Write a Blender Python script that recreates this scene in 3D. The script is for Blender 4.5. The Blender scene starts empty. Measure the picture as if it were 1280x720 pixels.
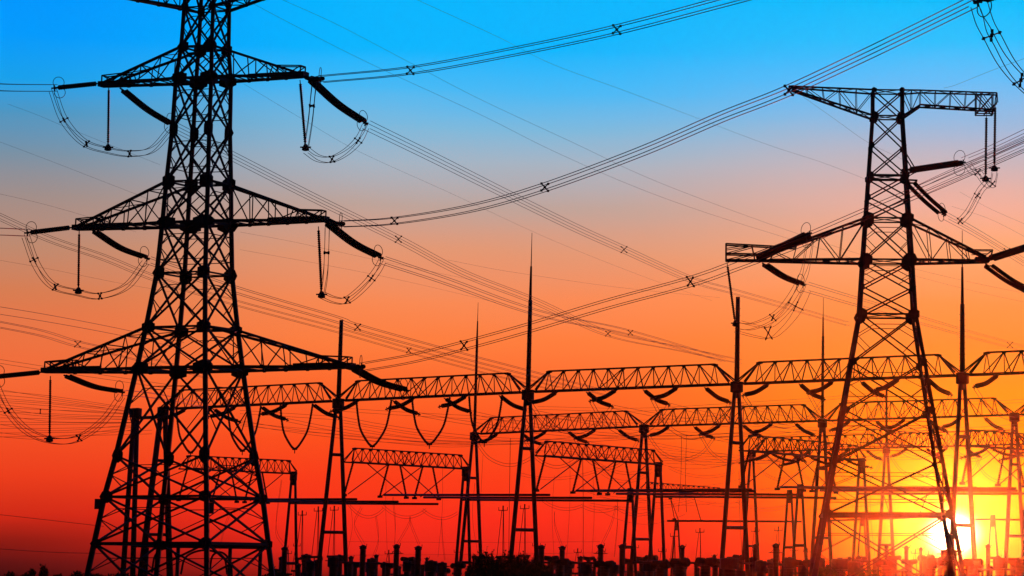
import bpy, math, random
from mathutils import Vector, Matrix
random.seed(7)
S = bpy.context.scene
COL = S.collection
R = math.radians
# ------------------------------------------------------------------ camera
F = 4000.0                       # focal length in photo pixels (1280 wide)
PPX, PPY, YH = 1180.0, -70.0, 726.0
HC = 1.7                         # eye height
TILT = math.atan((YH-PPY)/F)
cam = bpy.data.cameras.new('camera'); camo = bpy.data.objects.new('camera', cam)
COL.objects.link(camo); S.camera = camo
cam.sensor_width = 36; cam.lens = 36*F/1280
cam.shift_x = (640-PPX)/1280; cam.shift_y = -(360-PPY)/1280
cam.clip_start = .5; cam.clip_end = 20000
camo.location = (0, 0, HC); camo.rotation_euler = (R(90)+TILT, 0, 0)
CT, ST = math.cos(TILT), math.sin(TILT)
def slope(py):                   # height over the eye per metre of depth
    v = -(py-PPY)/F
    return (ST+v*CT)/(CT-v*ST)
def P(px, py, Y):                # photo pixel at depth Y -> point
    v = -(py-PPY)/F
    s = Y/(CT-v*ST)
    return Vector((s*(px-PPX)/F, Y, HC+s*(ST+v*CT)))
def Zy(py, Y): return HC+Y*slope(py)
def depth(py, H): return (H-HC)/slope(py)
# ------------------------------------------------------------------ light
SUN_D = (P(1191, 668, 100)-Vector((0, 0, HC))).normalized()
SUN_EL = math.asin(SUN_D.z); SUN_AZ = math.atan2(SUN_D.x, SUN_D.y)
sl = bpy.data.lights.new('sun', 'SUN'); so = bpy.data.objects.new('sun', sl); COL.objects.link(so)
sl.energy = 3.0; sl.angle = R(.53); sl.color = (1, .07, .012)
so.rotation_euler = (-SUN_D).to_track_quat('-Z', 'Y').to_euler(); so.location = (0, 0, 80)
W = bpy.data.worlds.new('World'); S.world = W; W.use_nodes = True
nt = W.node_tree; N = nt.nodes; L = nt.links; N.clear()
def lin(c):
    return tuple((x/255/12.92 if x/255 <= .04045 else ((x/255+.055)/1.055)**2.4) for x in c)+(1,)
def math_n(op, a, b=None, c=None, clamp=False):
    m = N.new('ShaderNodeMath'); m.operation = op; m.use_clamp = clamp
    for i, v in enumerate((a, b, c)):
        if v is None: continue
        if isinstance(v, (int, float)): m.inputs[i].default_value = v
        else: L.new(v, m.inputs[i])
    return m.outputs[0]
tc = N.new('ShaderNodeTexCoord'); sp = N.new('ShaderNodeSeparateXYZ'); L.new(tc.outputs['Generated'], sp.inputs[0])
dx, dy, dz = sp.outputs
hyp = math_n('SQRT', math_n('ADD', math_n('MULTIPLY', dx, dx), math_n('MULTIPLY', dy, dy)))
tanel = math_n('DIVIDE', dz, math_n('MAXIMUM', hyp, 1e-4))          # tangent of elevation
# faint uneven streaks so that the bands of the sunset are not ruler straight
mp = N.new('ShaderNodeMapping'); L.new(tc.outputs['Generated'], mp.inputs[0]); mp.inputs['Scale'].default_value = (9, 9, 60)
nz = N.new('ShaderNodeTexNoise'); L.new(mp.outputs[0], nz.inputs[0]); nz.inputs['Scale'].default_value = 1.0; nz.inputs['Detail'].default_value = 3
tanel = math_n('ADD', tanel, math_n('MULTIPLY', math_n('SUBTRACT', nz.outputs[0], .5), .006))
az = math_n('ARCTAN2', dx, dy)
TMAX = .20
ev = math_n('DIVIDE', tanel, TMAX, clamp=True)
def el_of(py): return slope(py)/TMAX
def ramp(stops):
    r = N.new('ShaderNodeValToRGB'); L.new(ev, r.inputs[0]); e = r.color_ramp.elements
    stops = sorted((min(1, max(0, el_of(y))), lin(c)) for y, c in stops)
    e[0].position, e[0].color = stops[0]; e[1].position, e[1].color = stops[-1]
    for p, c in stops[1:-1]:
        k = e.new(p); k.color = c
    return r.outputs[0]
SKY_L = [(-60, (0, 105, 235)), (0, (0, 150, 255)), (70, (0, 155, 252)), (120, (20, 160, 235)), (165, (75, 150, 195)), (210, (120, 145, 165)), (265, (160, 142, 138)),
         (320, (190, 138, 112)), (380, (215, 125, 82)), (430, (236, 115, 66)), (490, (246, 104, 52)), (550, (244, 80, 36)), (600, (236, 62, 28)), (650, (205, 40, 22)),
         (680, (140, 26, 18)), (705, (90, 18, 18)), (730, (45, 10, 12))]
SKY_M = [(-60, (0, 120, 240)), (0, (0, 182, 255)), (70, (0, 182, 255)), (120, (70, 185, 245)), (165, (125, 185, 220)), (210, (165, 180, 195)), (265, (190, 164, 154)),
         (320, (226, 152, 116)), (380, (248, 138, 84)), (430, (253, 126, 62)), (490, (253, 103, 42)), (550, (252, 78, 28)), (600, (250, 60, 25)), (650, (248, 44, 26)),
         (690, (228, 36, 26)), (715, (170, 28, 20)), (735, (90, 14, 12))]
SKY_R = [(-60, (0, 125, 240)), (0, (0, 190, 255)), (50, (40, 192, 255)), (100, (100, 190, 248)), (150, (148, 186, 224)), (200, (198, 182, 188)), (255, (238, 176, 155)),
         (310, (250, 168, 116)), (380, (254, 148, 74)), (430, (255, 140, 50)), (490, (255, 142, 22)), (550, (255, 132, 6)), (600, (255, 108, 8)), (650, (255, 78, 14)),
         (690, (252, 55, 18)), (715, (230, 45, 20)), (735, (120, 22, 12))]
def mixc(f, a, b, kind='MIX'):
    m = N.new('ShaderNodeMix'); m.data_type = 'RGBA'; m.blend_type = kind
    if isinstance(f, (int, float)): m.inputs[0].default_value = f
    else: L.new(f, m.inputs[0])
    for s_, v in ((m.inputs[6], a), (m.inputs[7], b)):
        if isinstance(v, tuple): s_.default_value = v
        else: L.new(v, s_)
    return m.outputs[2]
def sstep(v, a, b):
    m = N.new('ShaderNodeMapRange'); m.interpolation_type = 'SMOOTHERSTEP'; L.new(v, m.inputs[0])
    m.inputs[1].default_value = a; m.inputs[2].default_value = b
    return m.outputs[0]
def az_of(px): return math.atan2((px-PPX)/F, CT)
c1 = mixc(sstep(az, az_of(-40), az_of(560)), ramp(SKY_L), ramp(SKY_M))
c2 = mixc(sstep(az, az_of(620), az_of(1330)), c1, ramp(SKY_R))
# glow round the low sun (the sky itself), wider than high
da = math_n('DIVIDE', math_n('SUBTRACT', az, SUN_AZ), .030)
de = math_n('DIVIDE', math_n('SUBTRACT', tanel, math.tan(SUN_EL)+.008), .0185)
r2 = math_n('ADD', math_n('MULTIPLY', da, da), math_n('MULTIPLY', de, de))
g = math_n('EXPONENT', math_n('MULTIPLY', r2, -1.0))
c3 = mixc(math_n('MULTIPLY', g, 1.0, clamp=True), c2, lin((255, 220, 0)))
da = math_n('DIVIDE', math_n('SUBTRACT', az, SUN_AZ), .0062)
de = math_n('DIVIDE', math_n('SUBTRACT', tanel, math.tan(SUN_EL)), .0054)
r2 = math_n('ADD', math_n('MULTIPLY', da, da), math_n('MULTIPLY', de, de))
g2 = math_n('EXPONENT', math_n('MULTIPLY', math_n('POWER', r2, 1.5), -1.0))
c4 = mixc(math_n('MULTIPLY', g2, 1.0, clamp=True), c3, (7, 6.4, 4.2, 1))
# the half of the sky behind the camera is already night blue
cosaz = math_n('COSINE', math_n('SUBTRACT', az, SUN_AZ))
c5 = mixc(sstep(cosaz, .8, -.1), c4, (.002, .006, .022, 1))
c6 = mixc(sstep(tanel, .21, .9), c5, (.002, .012, .07, 1))
sky = N.new('ShaderNodeTexSky'); sky.sky_type = 'NISHITA'; sky.sun_disc = False
sky.sun_elevation = SUN_EL; sky.sun_rotation = SUN_AZ
bg1 = N.new('ShaderNodeBackground'); L.new(c6, bg1.inputs[0]); bg1.inputs[1].default_value = 1
bg2 = N.new('ShaderNodeBackground'); L.new(sky.outputs[0], bg2.inputs[0]); bg2.inputs[1].default_value = .00015
ad = N.new('ShaderNodeAddShader'); L.new(bg1.outputs[0], ad.inputs[0]); L.new(bg2.outputs[0], ad.inputs[1])
ow = N.new('ShaderNodeOutputWorld'); L.new(ad.outputs[0], ow.inputs[0])
vs = S.view_settings; vs.view_transform = 'Standard'; vs.look = 'None'; vs.exposure = 0; vs.gamma = 1; vs.use_curve_mapping = False
S.cycles.volume_bounces = 0
# ------------------------------------------------------------------ materials
def mat(name, c1, c2, rough=.6, metal=0., scale=3., bump=0.):
    m = bpy.data.materials.new(name); m.use_nodes = True; t = m.node_tree; b = t.nodes['Principled BSDF']
    tx = t.nodes.new('ShaderNodeTexCoord'); n = t.nodes.new('ShaderNodeTexNoise'); n.inputs['Scale'].default_value = scale; n.inputs['Detail'].default_value = 5
    r = t.nodes.new('ShaderNodeValToRGB'); r.color_ramp.elements[0].color = c1+(1,); r.color_ramp.elements[1].color = c2+(1,)
    r.color_ramp.elements[0].position = .3; r.color_ramp.elements[1].position = .7
    t.links.new(tx.outputs['Object'], n.inputs['Vector']); t.links.new(n.outputs[0], r.inputs[0]); t.links.new(r.outputs[0], b.inputs['Base Color'])
    b.inputs['Roughness'].default_value = rough; b.inputs['Metallic'].default_value = metal; b.inputs['Specular IOR Level'].default_value = .15
    if bump:
        bp = t.nodes.new('ShaderNodeBump'); bp.inputs['Strength'].default_value = bump; t.links.new(n.outputs[0], bp.inputs['Height']); t.links.new(bp.outputs[0], b.inputs['Normal'])
    return m
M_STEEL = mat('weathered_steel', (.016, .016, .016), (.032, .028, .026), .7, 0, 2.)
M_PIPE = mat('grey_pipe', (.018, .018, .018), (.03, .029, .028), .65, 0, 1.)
M_INS = mat('brown_porcelain', (.02, .010, .007), (.035, .016, .01), .6, 0, 6.)
M_WIRE = mat('stranded_aluminium', (.05, .05, .05), (.08, .08, .08), .6, 0, 8.)
M_LEAF = mat('dark_leaf', (.02, .04, .012), (.05, .075, .02), .8, 0, 2.)
M_BARK = mat('bark', (.03, .022, .016), (.06, .045, .03), .9, 0, 5., .3)
M_GROUND = mat('dry_earth', (.05, .04, .025), (.1, .085, .05), .95, 0, .3, .2)
M_SIGN = mat('enamel_plate', (.06, .06, .06), (.09, .08, .07), .6, 0, 3.)
# ------------------------------------------------------------------ mesh building
Z = Vector((0, 0, 1))
class MB:
    def __init__(s): s.v = []; s.f = []
    def bar(s, a, b, w, h=None):
        h = h or w; a = Vector(a); b = Vector(b); d = b-a
        if d.length < 1e-5: return
        d.normalize(); u = d.cross(Z if abs(d.z) < .95 else Vector((1, 0, 0))).normalized(); t = d.cross(u)
        i = len(s.v)
        for p in (a, b):
            for x, y in ((-1, -1), (1, -1), (1, 1), (-1, 1)): s.v.append(p+u*(x*w/2)+t*(y*h/2))
        s.f += [(i, i+1, i+2, i+3), (i+7, i+6, i+5, i+4)]+[(i+k, i+4+k, i+4+(k+1) % 4, i+(k+1) % 4) for k in range(4)]
    def box(s, c, sx, sy, sz, rz=0):
        ca, sa = math.cos(rz), math.sin(rz); i = len(s.v); c = Vector(c)
        for z in (-1, 1):
            for x, y in ((-1, -1), (1, -1), (1, 1), (-1, 1)):
                X, Y = x*sx/2, y*sy/2; s.v.append(c+Vector((X*ca-Y*sa, X*sa+Y*ca, z*sz/2)))
        s.f += [(i+3, i+2, i+1, i), (i+4, i+5, i+6, i+7)]+[(i+k, i+(k+1) % 4, i+4+(k+1) % 4, i+4+k) for k in range(4)]
    def rings(s, pts, rad, n=6, cap=True):
        pts = [Vector(p) for p in pts]; base = len(s.v); u = None; m = len(pts)
        for k, p in enumerate(pts):
            d = (pts[min(k+1, m-1)]-pts[max(k-1, 0)])
            d = d.normalized() if d.length > 1e-9 else Z
            if u is None: u = d.cross(Z if abs(d.z) < .95 else Vector((1, 0, 0)))
            u = (u-d*u.dot(d)).normalized(); t = d.cross(u); r = rad[k] if hasattr(rad, '__len__') else rad
            for q in range(n):
                an = 2*math.pi*q/n; s.v.append(p+u*(r*math.cos(an))+t*(r*math.sin(an)))
        for k in range(m-1):
            for q in range(n):
                a = base+k*n+q; b = base+k*n+(q+1) % n; s.f.append((a, b, b+n, a+n))
        if cap:
            s.f.append(tuple(base+q for q in reversed(range(n)))); s.f.append(tuple(base+(m-1)*n+q for q in range(n)))
    def ring(s, c, ax, up, ra, rb, r, n=20, m=5):      # closed oval hoop
        ax = Vector(ax).normalized(); up = Vector(up); up = (up-ax*up.dot(ax)).normalized(); sd = ax.cross(up); b0 = len(s.v); c = Vector(c)
        for k in range(n):
            an = 2*math.pi*k/n; rad = (up*(math.cos(an)*ra)+sd*(math.sin(an)*rb)); p = c+rad; rd = rad.normalized()
            for q in range(m):
                bn = 2*math.pi*q/m; s.v.append(p+rd*(r*math.cos(bn))+ax*(r*math.sin(bn)))
        for k in range(n):
            for q in range(m):
                k2 = (k+1) % n; q2 = (q+1) % m; s.f.append((b0+k*m+q, b0+k2*m+q, b0+k2*m+q2, b0+k*m+q2))
    def plate(s, c, u, w, t, ru, rw, n=8):             # polygonal gusset plate, axes u, w and thickness t
        c = Vector(c); u = Vector(u).normalized(); w = Vector(w).normalized(); nn = u.cross(w).normalized(); i = len(s.v)
        for sg in (-1, 1):
            for k in range(n):
                an = 2*math.pi*(k+.5)/n; s.v.append(c+u*(ru*math.cos(an))+w*(rw*math.sin(an))+nn*(sg*t/2))
        s.f.append(tuple(i+k for k in reversed(range(n)))); s.f.append(tuple(i+n+k for k in range(n)))
        s.f += [(i+k, i+(k+1) % n, i+n+(k+1) % n, i+n+k) for k in range(n)]
    def build(s, name, m, parent=None, smooth=False):
        me = bpy.data.meshes.new(name); org = parent.matrix_world.translation if parent else Vector()
        o = bpy.data.objects.new(name, me); COL.objects.link(o)
        base = ORG.get(parent.name, Vector()) if parent else s.origin if hasattr(s, 'origin') else Vector()
        me.from_pydata([v-base for v in s.v], [], s.f); me.update(); me.materials.append(m)
        if smooth:
            for p in me.polygons: p.use_smooth = True
        if parent: o.parent = parent; ORG[o.name] = base
        else: o.location = base
        return o
ORG = {}
def thing(name, loc, label, cat, group=None):
    o = bpy.data.objects.new(name, None); COL.objects.link(o); o.location = loc; o.empty_display_size = .3
    ORG[o.name] = Vector(loc); o['label'] = label; o['category'] = cat
    if group: o['group'] = group
    return o
def tag(o, label, cat, group=None):
    o['label'] = label; o['category'] = cat
    if group: o['group'] = group
    return o
def spline(pts, n=10):
    pts = [Vector(p) for p in pts]; q = [2*pts[0]-pts[1]]+pts+[2*pts[-1]-pts[-2]]; out = []
    for i in range(1, len(q)-2):
        a, b, c, d = q[i-1:i+3]
        for k in range(n):
            t = k/n; out.append(.5*((2*b)+(c-a)*t+(2*a-5*b+4*c-d)*t*t+(3*b-a-3*c+d)*t**3))
    return out+[pts[-1]]
def sheds(mb, pts, rs, rc, pitch=.17, n=9):            # a string of discs along a polyline
    pts = [Vector(p) for p in pts]; ln = [0]
    for a, b in zip(pts, pts[1:]): ln.append(ln[-1]+(b-a).length)
    tot = ln[-1]
    def at(d):
        d = max(0, min(tot, d))
        for k in range(len(pts)-1):
            if d <= ln[k+1]+1e-9: return pts[k].lerp(pts[k+1], (d-ln[k])/max(1e-9, ln[k+1]-ln[k]))
        return pts[-1]
    m = max(2, int(tot/pitch)); pp = [at(0)]; rr = [rc]
    for k in range(m):
        d0 = tot*k/m; w = tot/m
        pp += [at(d0+.15*w), at(d0+.3*w), at(d0+.6*w), at(d0+.7*w)]; rr += [rc, rs, rs*.8, rc]
    pp.append(at(tot)); rr.append(rc)
    mb.rings(pp, rr, n)
ROT = lambda v, a: Vector((v[0]*math.cos(a)-v[1]*math.sin(a), v[0]*math.sin(a)+v[1]*math.cos(a), v[2]))
# ------------------------------------------------------------------ ground
g_ = MB(); n_ = 24
for j in range(n_+1):
    for i in range(n_+1):
        x = -600+1200*i/n_; y = -100+1100*j/n_
        g_.v.append(Vector((x, y, 0)))
g_.f = [(j*(n_+1)+i, j*(n_+1)+i+1, (j+1)*(n_+1)+i+1, (j+1)*(n_+1)+i) for j in range(n_) for i in range(n_)]
go = g_.build('ground', M_GROUND); go['kind'] = 'structure'
hz_ = MB(); hz_.box((0, 450, 42), 1240, 1140, 86.5)  # scattering air added to redden steel near the sun, standing in for lens glare
mh = bpy.data.materials.new('glare_haze'); mh.use_nodes = True; th = mh.node_tree; th.nodes.remove(th.nodes['Principled BSDF'])
pv = th.nodes.new('ShaderNodeVolumePrincipled'); pv.inputs['Color'].default_value = (.9, .88, .86, 1); pv.inputs['Density'].default_value = 1.5e-5; pv.inputs['Anisotropy'].default_value = .985
th.links.new(pv.outputs[0], th.nodes['Material Output'].inputs['Volume'])
ho = hz_.build('haze', mh); ho['kind'] = 'stuff'
# ------------------------------------------------------------------ lattice towers
def tower(name, label, cx, Y0, levels, ang, spread, leg_w, diag_w, red_w, horiz, gussets, redund, refy, gk=1.0):
    """levels: (py, half diagonal in px). returns root and corner function"""
    k = Y0/F*1.0
    X0 = P(cx, refy, Y0).x
    root = thing(name, (X0, Y0, 0), label, 'pylon')
    cxy = Vector((X0, Y0, 0)); lv = []
    for py, D in levels:
        z = Zy(py, Y0); s = Y0/(CT+(py-PPY)/F*ST)/F
        lv.append((z, D*s))
    z0, d0 = lv[-2]; z1, d1 = lv[-1]
    if z1 > .01: lv.append((0, d1+(d1-d0)*(z1)/(z0-z1)))
    def corner(i, c, z=None):
        zz, d = lv[i]; a = ang+math.pi/2*c
        return cxy+Vector((d*math.cos(a), d*math.sin(a), zz))
    for c in range(4):
        m = MB()
        for i in range(len(lv)-1):
            m.bar(corner(i, c), corner(i+1, c), leg_w*(.8+.4*i/len(lv)))
        m.box(corner(len(lv)-1, c)+Vector((0, 0, .12)), 1.1, 1.1, .5, ang)
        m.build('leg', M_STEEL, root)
    for c in range(4):
        m = MB(); c2 = (c+1) % 4
        for i in range(len(lv)-1):
            a, b, a2, b2 = corner(i, c), corner(i, c2), corner(i+1, c), corner(i+1, c2)
            f = .9+.15*i/len(lv)
            m.bar(a, b2, diag_w*f); m.bar(b, a2, diag_w*f)
            if i in horiz: m.bar(a, b, diag_w*f*horiz[i])
            if redund[min(i, len(redund)-1)]:
                # crossing point of the diagonals and thin stays round it
                wa, wb = (a-b).length, (a2-b2).length; t = wa/(wa+wb); X = a.lerp(b2, t)
                la, lb = a.lerp(a2, t), b.lerp(b2, t)
                for (p, q, l_) in ((a, a2, la), (b, b2, lb)):
                    m.bar(l_, p.lerp(X, .5), red_w); m.bar(l_, q.lerp(X, .5), red_w)
                    if redund[min(i, len(redund)-1)] > 1:
                        m.bar(p.lerp(X, .5), p.lerp(l_, .5), red_w); m.bar(q.lerp(X, .5), q.lerp(l_, .5), red_w)
                m.bar(a.lerp(X, .5), b.lerp(X, .5), red_w)
                if redund[min(i, len(redund)-1)] > 1: m.bar(a2.lerp(X, .5), b2.lerp(X, .5), red_w)
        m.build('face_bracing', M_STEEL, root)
    for i, (ru, rw) in gussets.items():
        for c in range(4):
            p = corner(i, c); m = MB(); ru, rw = gussets[i][0]*gk, gussets[i][1]*gk
            for c2 in ((c+1) % 4, (c+3) % 4):
                u = (corner(i, c2)-p).normalized(); w = Z
                m.plate(p+u*ru*.35+ (p-cxy-Vector((0, 0, p.z))).normalized()*.02, u, w, .04, ru*random.uniform(.95, 1.1), rw*random.uniform(.9, 1.1), random.choice((5, 6, 6, 7)))
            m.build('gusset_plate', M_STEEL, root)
    # diaphragm inside the body
    for i in horiz:
        m = MB(); m.bar(corner(i, 0), corner(i, 2), red_w*1.2); m.bar(corner(i, 1)+Z*.05, corner(i, 3)+Z*.05, red_w*1.2)
        m.build('diaphragm', M_STEEL, root)
    return root, corner, cxy, lv
def arm(root, top, bot, tip_top, tip_bot, npan, wch, wbr, tipw, label=None, plates=False):
    """top, bot: the two root points (near, far) of the upper and lower chords; tips: centre points, tipw: vector across"""
    m = MB(); tt = [tip_top-tipw, tip_top+tipw]; tb = [tip_bot-tipw, tip_bot+tipw]
    up = [[top[s].lerp(tt[s], k/npan) for k in range(npan+1)] for s in (0, 1)]
    lo = [[bot[s].lerp(tb[s], k/npan) for k in range(npan+1)] for s in (0, 1)]
    for s in (0, 1):
        m.bar(up[s][0], up[s][-1], wch); m.bar(lo[s][0], lo[s][-1], wch*1.15)
        for k in range(1, npan+1):
            m.bar(up[s][k], lo[s][k], wbr)
            m.bar(up[s][k-1], lo[s][k], wbr) if k % 2 else m.bar(lo[s][k-1], up[s][k], wbr)
            m.bar(lo[s][k-1], lo[1-s][k], wbr)
        for k in range(1, npan if plates else 0): m.plate(lo[s][k], lo[s][-1]-lo[s][0], Z, .05, .26, .17)
    for k in range(1, npan+1):
        m.bar(lo[0][k], lo[1][k], wbr); m.bar(up[0][k], up[1][k], wbr)
        m.bar(up[k % 2][k-1], up[1-k % 2][k], wbr*.8)
    o = m.build('crossarm', M_STEEL, root)
    if label: o['label'] = label
    return m
T1Y = 240.0; A1 = R(28.4)
T1L = [(-95, 24), (-40, 26), (11.5, 28.5), (60.5, 30), (100, 34.7), (164, 36.5), (229, 40.9), (280, 43.5), (343, 47.6), (411, 58), (462, 67), (571, 88), (622, 100), (680, 110)]
t1, c1_, x1, l1 = tower('transmission_tower', 'tall black lattice pylon on the left with three pairs of long crossarms', 228, T1Y, T1L, A1, 0, .30, .135, .06,
    {0: 1, 2: .8, 3: 1, 4: 1.2, 6: 1, 7: 1.4, 8: .9, 9: 1.1, 10: 1.6, 12: 1.2, 13: 1.6},
    {2: (.25, .28), 3: (.42, .38), 4: (.62, .42), 5: (.3, .5), 6: (.45, .5), 7: (.72, .42), 8: (.42, .45), 9: (.45, .36), 10: (.62, .42), 11: (.34, .45), 12: (.4, .36), 13: (.4, .34)},
    [0, 1, 1, 1, 2, 2, 1, 2, 1, 1, 1, 1, 1, 1, 1], 680, 1.3)
AD = Vector((math.cos(A1-R(45)), math.sin(A1-R(45)), 0)); AN = Vector((-AD.y, AD.x, 0))
K1 = T1Y/F/math.cos(R(30))*math.cos(R(13.4))
def t1arm(side, iu, ib, tip_px, ztip_b, ztip_t, npan, lbl):
    # side +1 right arm (corners 0 far and 3 near), -1 left arm (corners 1 far and 2 near)
    cs = (3, 0) if side > 0 else (2, 1)
    # distance of the tip from the axis
    cpx = PPX+F*(x1.x)/(T1Y/(CT+(ztip_b-PPY)/F*ST))
    z = Zy(ztip_b, T1Y); zt = Zy(ztip_t, T1Y)
    d = abs(tip_px-cpx)*K1*1.0
    c = Vector((x1.x, x1.y, 0))+AD*(side*d)
    arm(t1, [c1_(iu, q) for q in cs], [c1_(ib, q) for q in cs], c+Z*zt, c+Z*z, npan, .18, .075, AN*.38, lbl, True)
    # tip fin: small raised frame on the end of the arm
    m = MB(); inn = -AD*side
    for s in (-1, 1):
        q = c+AN*(.38*s)
        m.bar(q+Z*zt, q+Z*(zt+.62), .09); m.bar(q+Z*(zt+.62), q+inn*2.3+Z*(zt+.75), .08); m.bar(q+inn*1.1+Z*zt, q+Z*(zt+.62), .07); m.bar(q+inn*2.3+Z*(zt+.75), q+inn*1.1+Z*zt, .07)
        m.bar(q+inn*2.3+Z*(zt+.75), q+inn*2.6+Z*zt, .07)
    m.bar(c-AN*.38+Z*(zt+.62), c+AN*.38+Z*(zt+.62), .08)
    m.box(c+inn*.9+Z*(z+.1), 2.4, .9, .4, A1-R(45)); m.rings([c+inn*4.6+Z*(z+.3), c+inn*2.2+Z*(z+.2), c+Z*(z+.1)], [.08, .2, .24], 6)
    m.build('arm_tip', M_STEEL, t1)
    return c
t1arm(-1, 3, 4, 128, 101, 99, 4, 'top left crossarm'); t1arm(1, 3, 4, 378, 101, 99, 4, 'top right crossarm')
t1arm(-1, 6, 7, 96, 281, 279, 5, 'middle left crossarm'); t1arm(1, 6, 7, 402, 281, 279, 5, 'middle right crossarm')
t1arm(-1, 9, 10, 58, 461, 459, 5, 'lower left crossarm'); t1arm(1, 9, 10, 432, 463, 461, 5, 'lower right crossarm')
t1arm(-1, 1, 2, 140, -12, -24, 4, 'earth wire arm on the left'); t1arm(1, 1, 2, 372, -12, -24, 4, 'earth wire arm on the right')
m = MB(); m.box(P(123, 630, T1Y-.3), .55, .12, .75, R(20)); m.bar(P(123, 630, T1Y-.3), P(131, 622, T1Y), .06); m.build('notice_plate', M_SIGN, t1)
m = MB(); m.box(P(263, 635, T1Y-4.4), .5, .12, .8); m.bar(P(263, 630, T1Y-4.4), P(258, 628, T1Y-4.6), .06); m.build('notice_plate', M_SIGN, t1)

T2Y = 270.0; A2 = R(4)
q2 = math.sqrt(2)
T2L = [(115, 37/q2), (147, 37/q2), (184, 42/q2), (222, 47/q2), (249, 50.5/q2), (275, 54/q2), (327, 61/q2), (361, 65/q2), (395, 69/q2), (455, 90/q2), (515, 110/q2), (578, 132/q2), (644, 155/q2)]
t2, c2_, x2, l2 = tower('transmission_tower', 'black lattice pylon on the right with a flat top arm and a wide lower crossarm', 1108, T2Y, T2L, A2+R(45), 0, .29, .12, .055,
    {0: 1, 1: 1, 3: 1.8, 5: 1, 6: 1.2, 8: 1.2, 12: 2.2},
    {0: (.26, .24), 1: (.4, .4), 2: (.22, .32), 3: (.35, .4), 4: (.22, .3), 5: (.55, .55), 6: (.62, .6), 7: (.2, .3), 8: (.5, .55), 9: (.3, .4), 10: (.35, .4), 11: (.25, .3), 12: (.45, .45)},
    [0, 0, 0, 0, 0, 1, 1, 0, 1, 2, 2, 2, 2], 500)
BD = Vector((math.cos(A2), math.sin(A2), 0)); BN = Vector((-math.sin(A2), math.cos(A2), 0)); K2 = T2Y/F
def t2p(px, py, s=0):           # point in the plane of the arms
    q = P(px, py, T2Y); d = (px-1105)*K2
    return Vector((x2.x, x2.y, 0))+BD*(q.x-x2.x)+Z*q.z+BN*s
# corners: 0 far right, 1 far left, 2 near left, 3 near right
s_ = BN*.45
arm(t2, [c2_(0, 2), c2_(0, 1)], [c2_(1, 2), c2_(1, 1)], t2p(986, 110), t2p(990, 114), 5, .14, .06, s_, 'tapering top arm on the left')
mid_b = [t2p(1150, 132)-BN*.8, t2p(1150, 132)+BN*.8]; mid_t = [t2p(1150, 114)-BN*.8, t2p(1150, 114)+BN*.8]
arm(t2, [c2_(0, 3), c2_(0, 0)], [c2_(1, 3), c2_(1, 0)], t2p(1150, 114), t2p(1150, 132), 2, .13, .06, BN*.8)
arm(t2, mid_t, mid_b, t2p(1246, 116), t2p(1243, 137), 5, .12, .06, BN*.6, 'boxed top arm on the right')
m = MB()
for s in (-.6, .6):
    for a, b in (((1220, 116), (1220, 142)), ((1220, 142), (1241, 142)), ((1241, 142), (1241, 116)), ((1220, 142), (1241, 118)), ((1220, 118), (1241, 142)), ((1230, 142), (1246, 128)), ((1246, 116), (1247, 128))):
        m.bar(t2p(*a, s), t2p(*b, s), .09)
m.bar(t2p(1220, 142, -.6), t2p(1220, 142, .6), .09); m.bar(t2p(1241, 142, -.6), t2p(1241, 142, .6), .09)
m.build('arm_tip', M_STEEL, t2)
arm(t2, [c2_(5, 2), c2_(5, 1)], [c2_(6, 2), c2_(6, 1)], t2p(968, 316), t2p(962, 327), 4, .19, .07, BN*.7, 'lower crossarm on the left')
arm(t2, [c2_(5, 3), c2_(5, 0)], [c2_(6, 3), c2_(6, 0)], t2p(1232, 321), t2p(1236, 326), 4, .19, .07, BN*.6, 'lower crossarm on the right')
m = MB()
for s in (-.7, .7):
    for a, b, w in (((908, 307), (908, 327), .14), ((908, 307), (995, 311), .12), ((908, 319), (965, 320), .12), ((908, 327), (965, 327), .14), ((908, 313), (940, 308), .07), ((908, 319), (940, 310), .07), ((908, 327), (938, 320), .07), ((940, 308), (944, 327), .08), ((940, 320), (965, 310), .07)):
        m.bar(t2p(*a, s), t2p(*b, s), w)
for y in (307, 319, 327): m.bar(t2p(908, y, -.7), t2p(908, y, .7), .1)
m.build('arm_tip', M_STEEL, t2)
m = MB()
for s in (-.5, .5):
    m.bar(t2p(1208, 312, s), t2p(1241, 312, s), .08); m.bar(t2p(1241, 312, s), t2p(1238, 325, s), .08); m.bar(t2p(1215, 317, s), t2p(1234, 317, s), .06); m.bar(t2p(1234, 317, s), t2p(1241, 312, s), .07)
m.box(t2p(1228, 324), 1.2, 1.4, .4, A2)
m.build('arm_tip', M_STEEL, t2)
m = MB()   # short bracket on the right face that holds the middle phase
m.bar(t2p(1128, 187, -1), t2p(1143, 212, -1), .1); m.bar(t2p(1128, 187, 1), t2p(1143, 212, 1), .1)
for s in (-1, 1): m.bar(t2p(1126, 214, s), t2p(1146, 213, s), .16); m.bar(t2p(1126, 226, s), t2p(1146, 227, s), .14); m.bar(t2p(1126, 224, s), t2p(1144, 214, s), .08)
m.bar(t2p(1145, 213, -1), t2p(1145, 213, 1), .16); m.bar(t2p(1145, 227, -1), t2p(1145, 227, 1), .14)
m.build('bracket', M_STEEL, t2)
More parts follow.
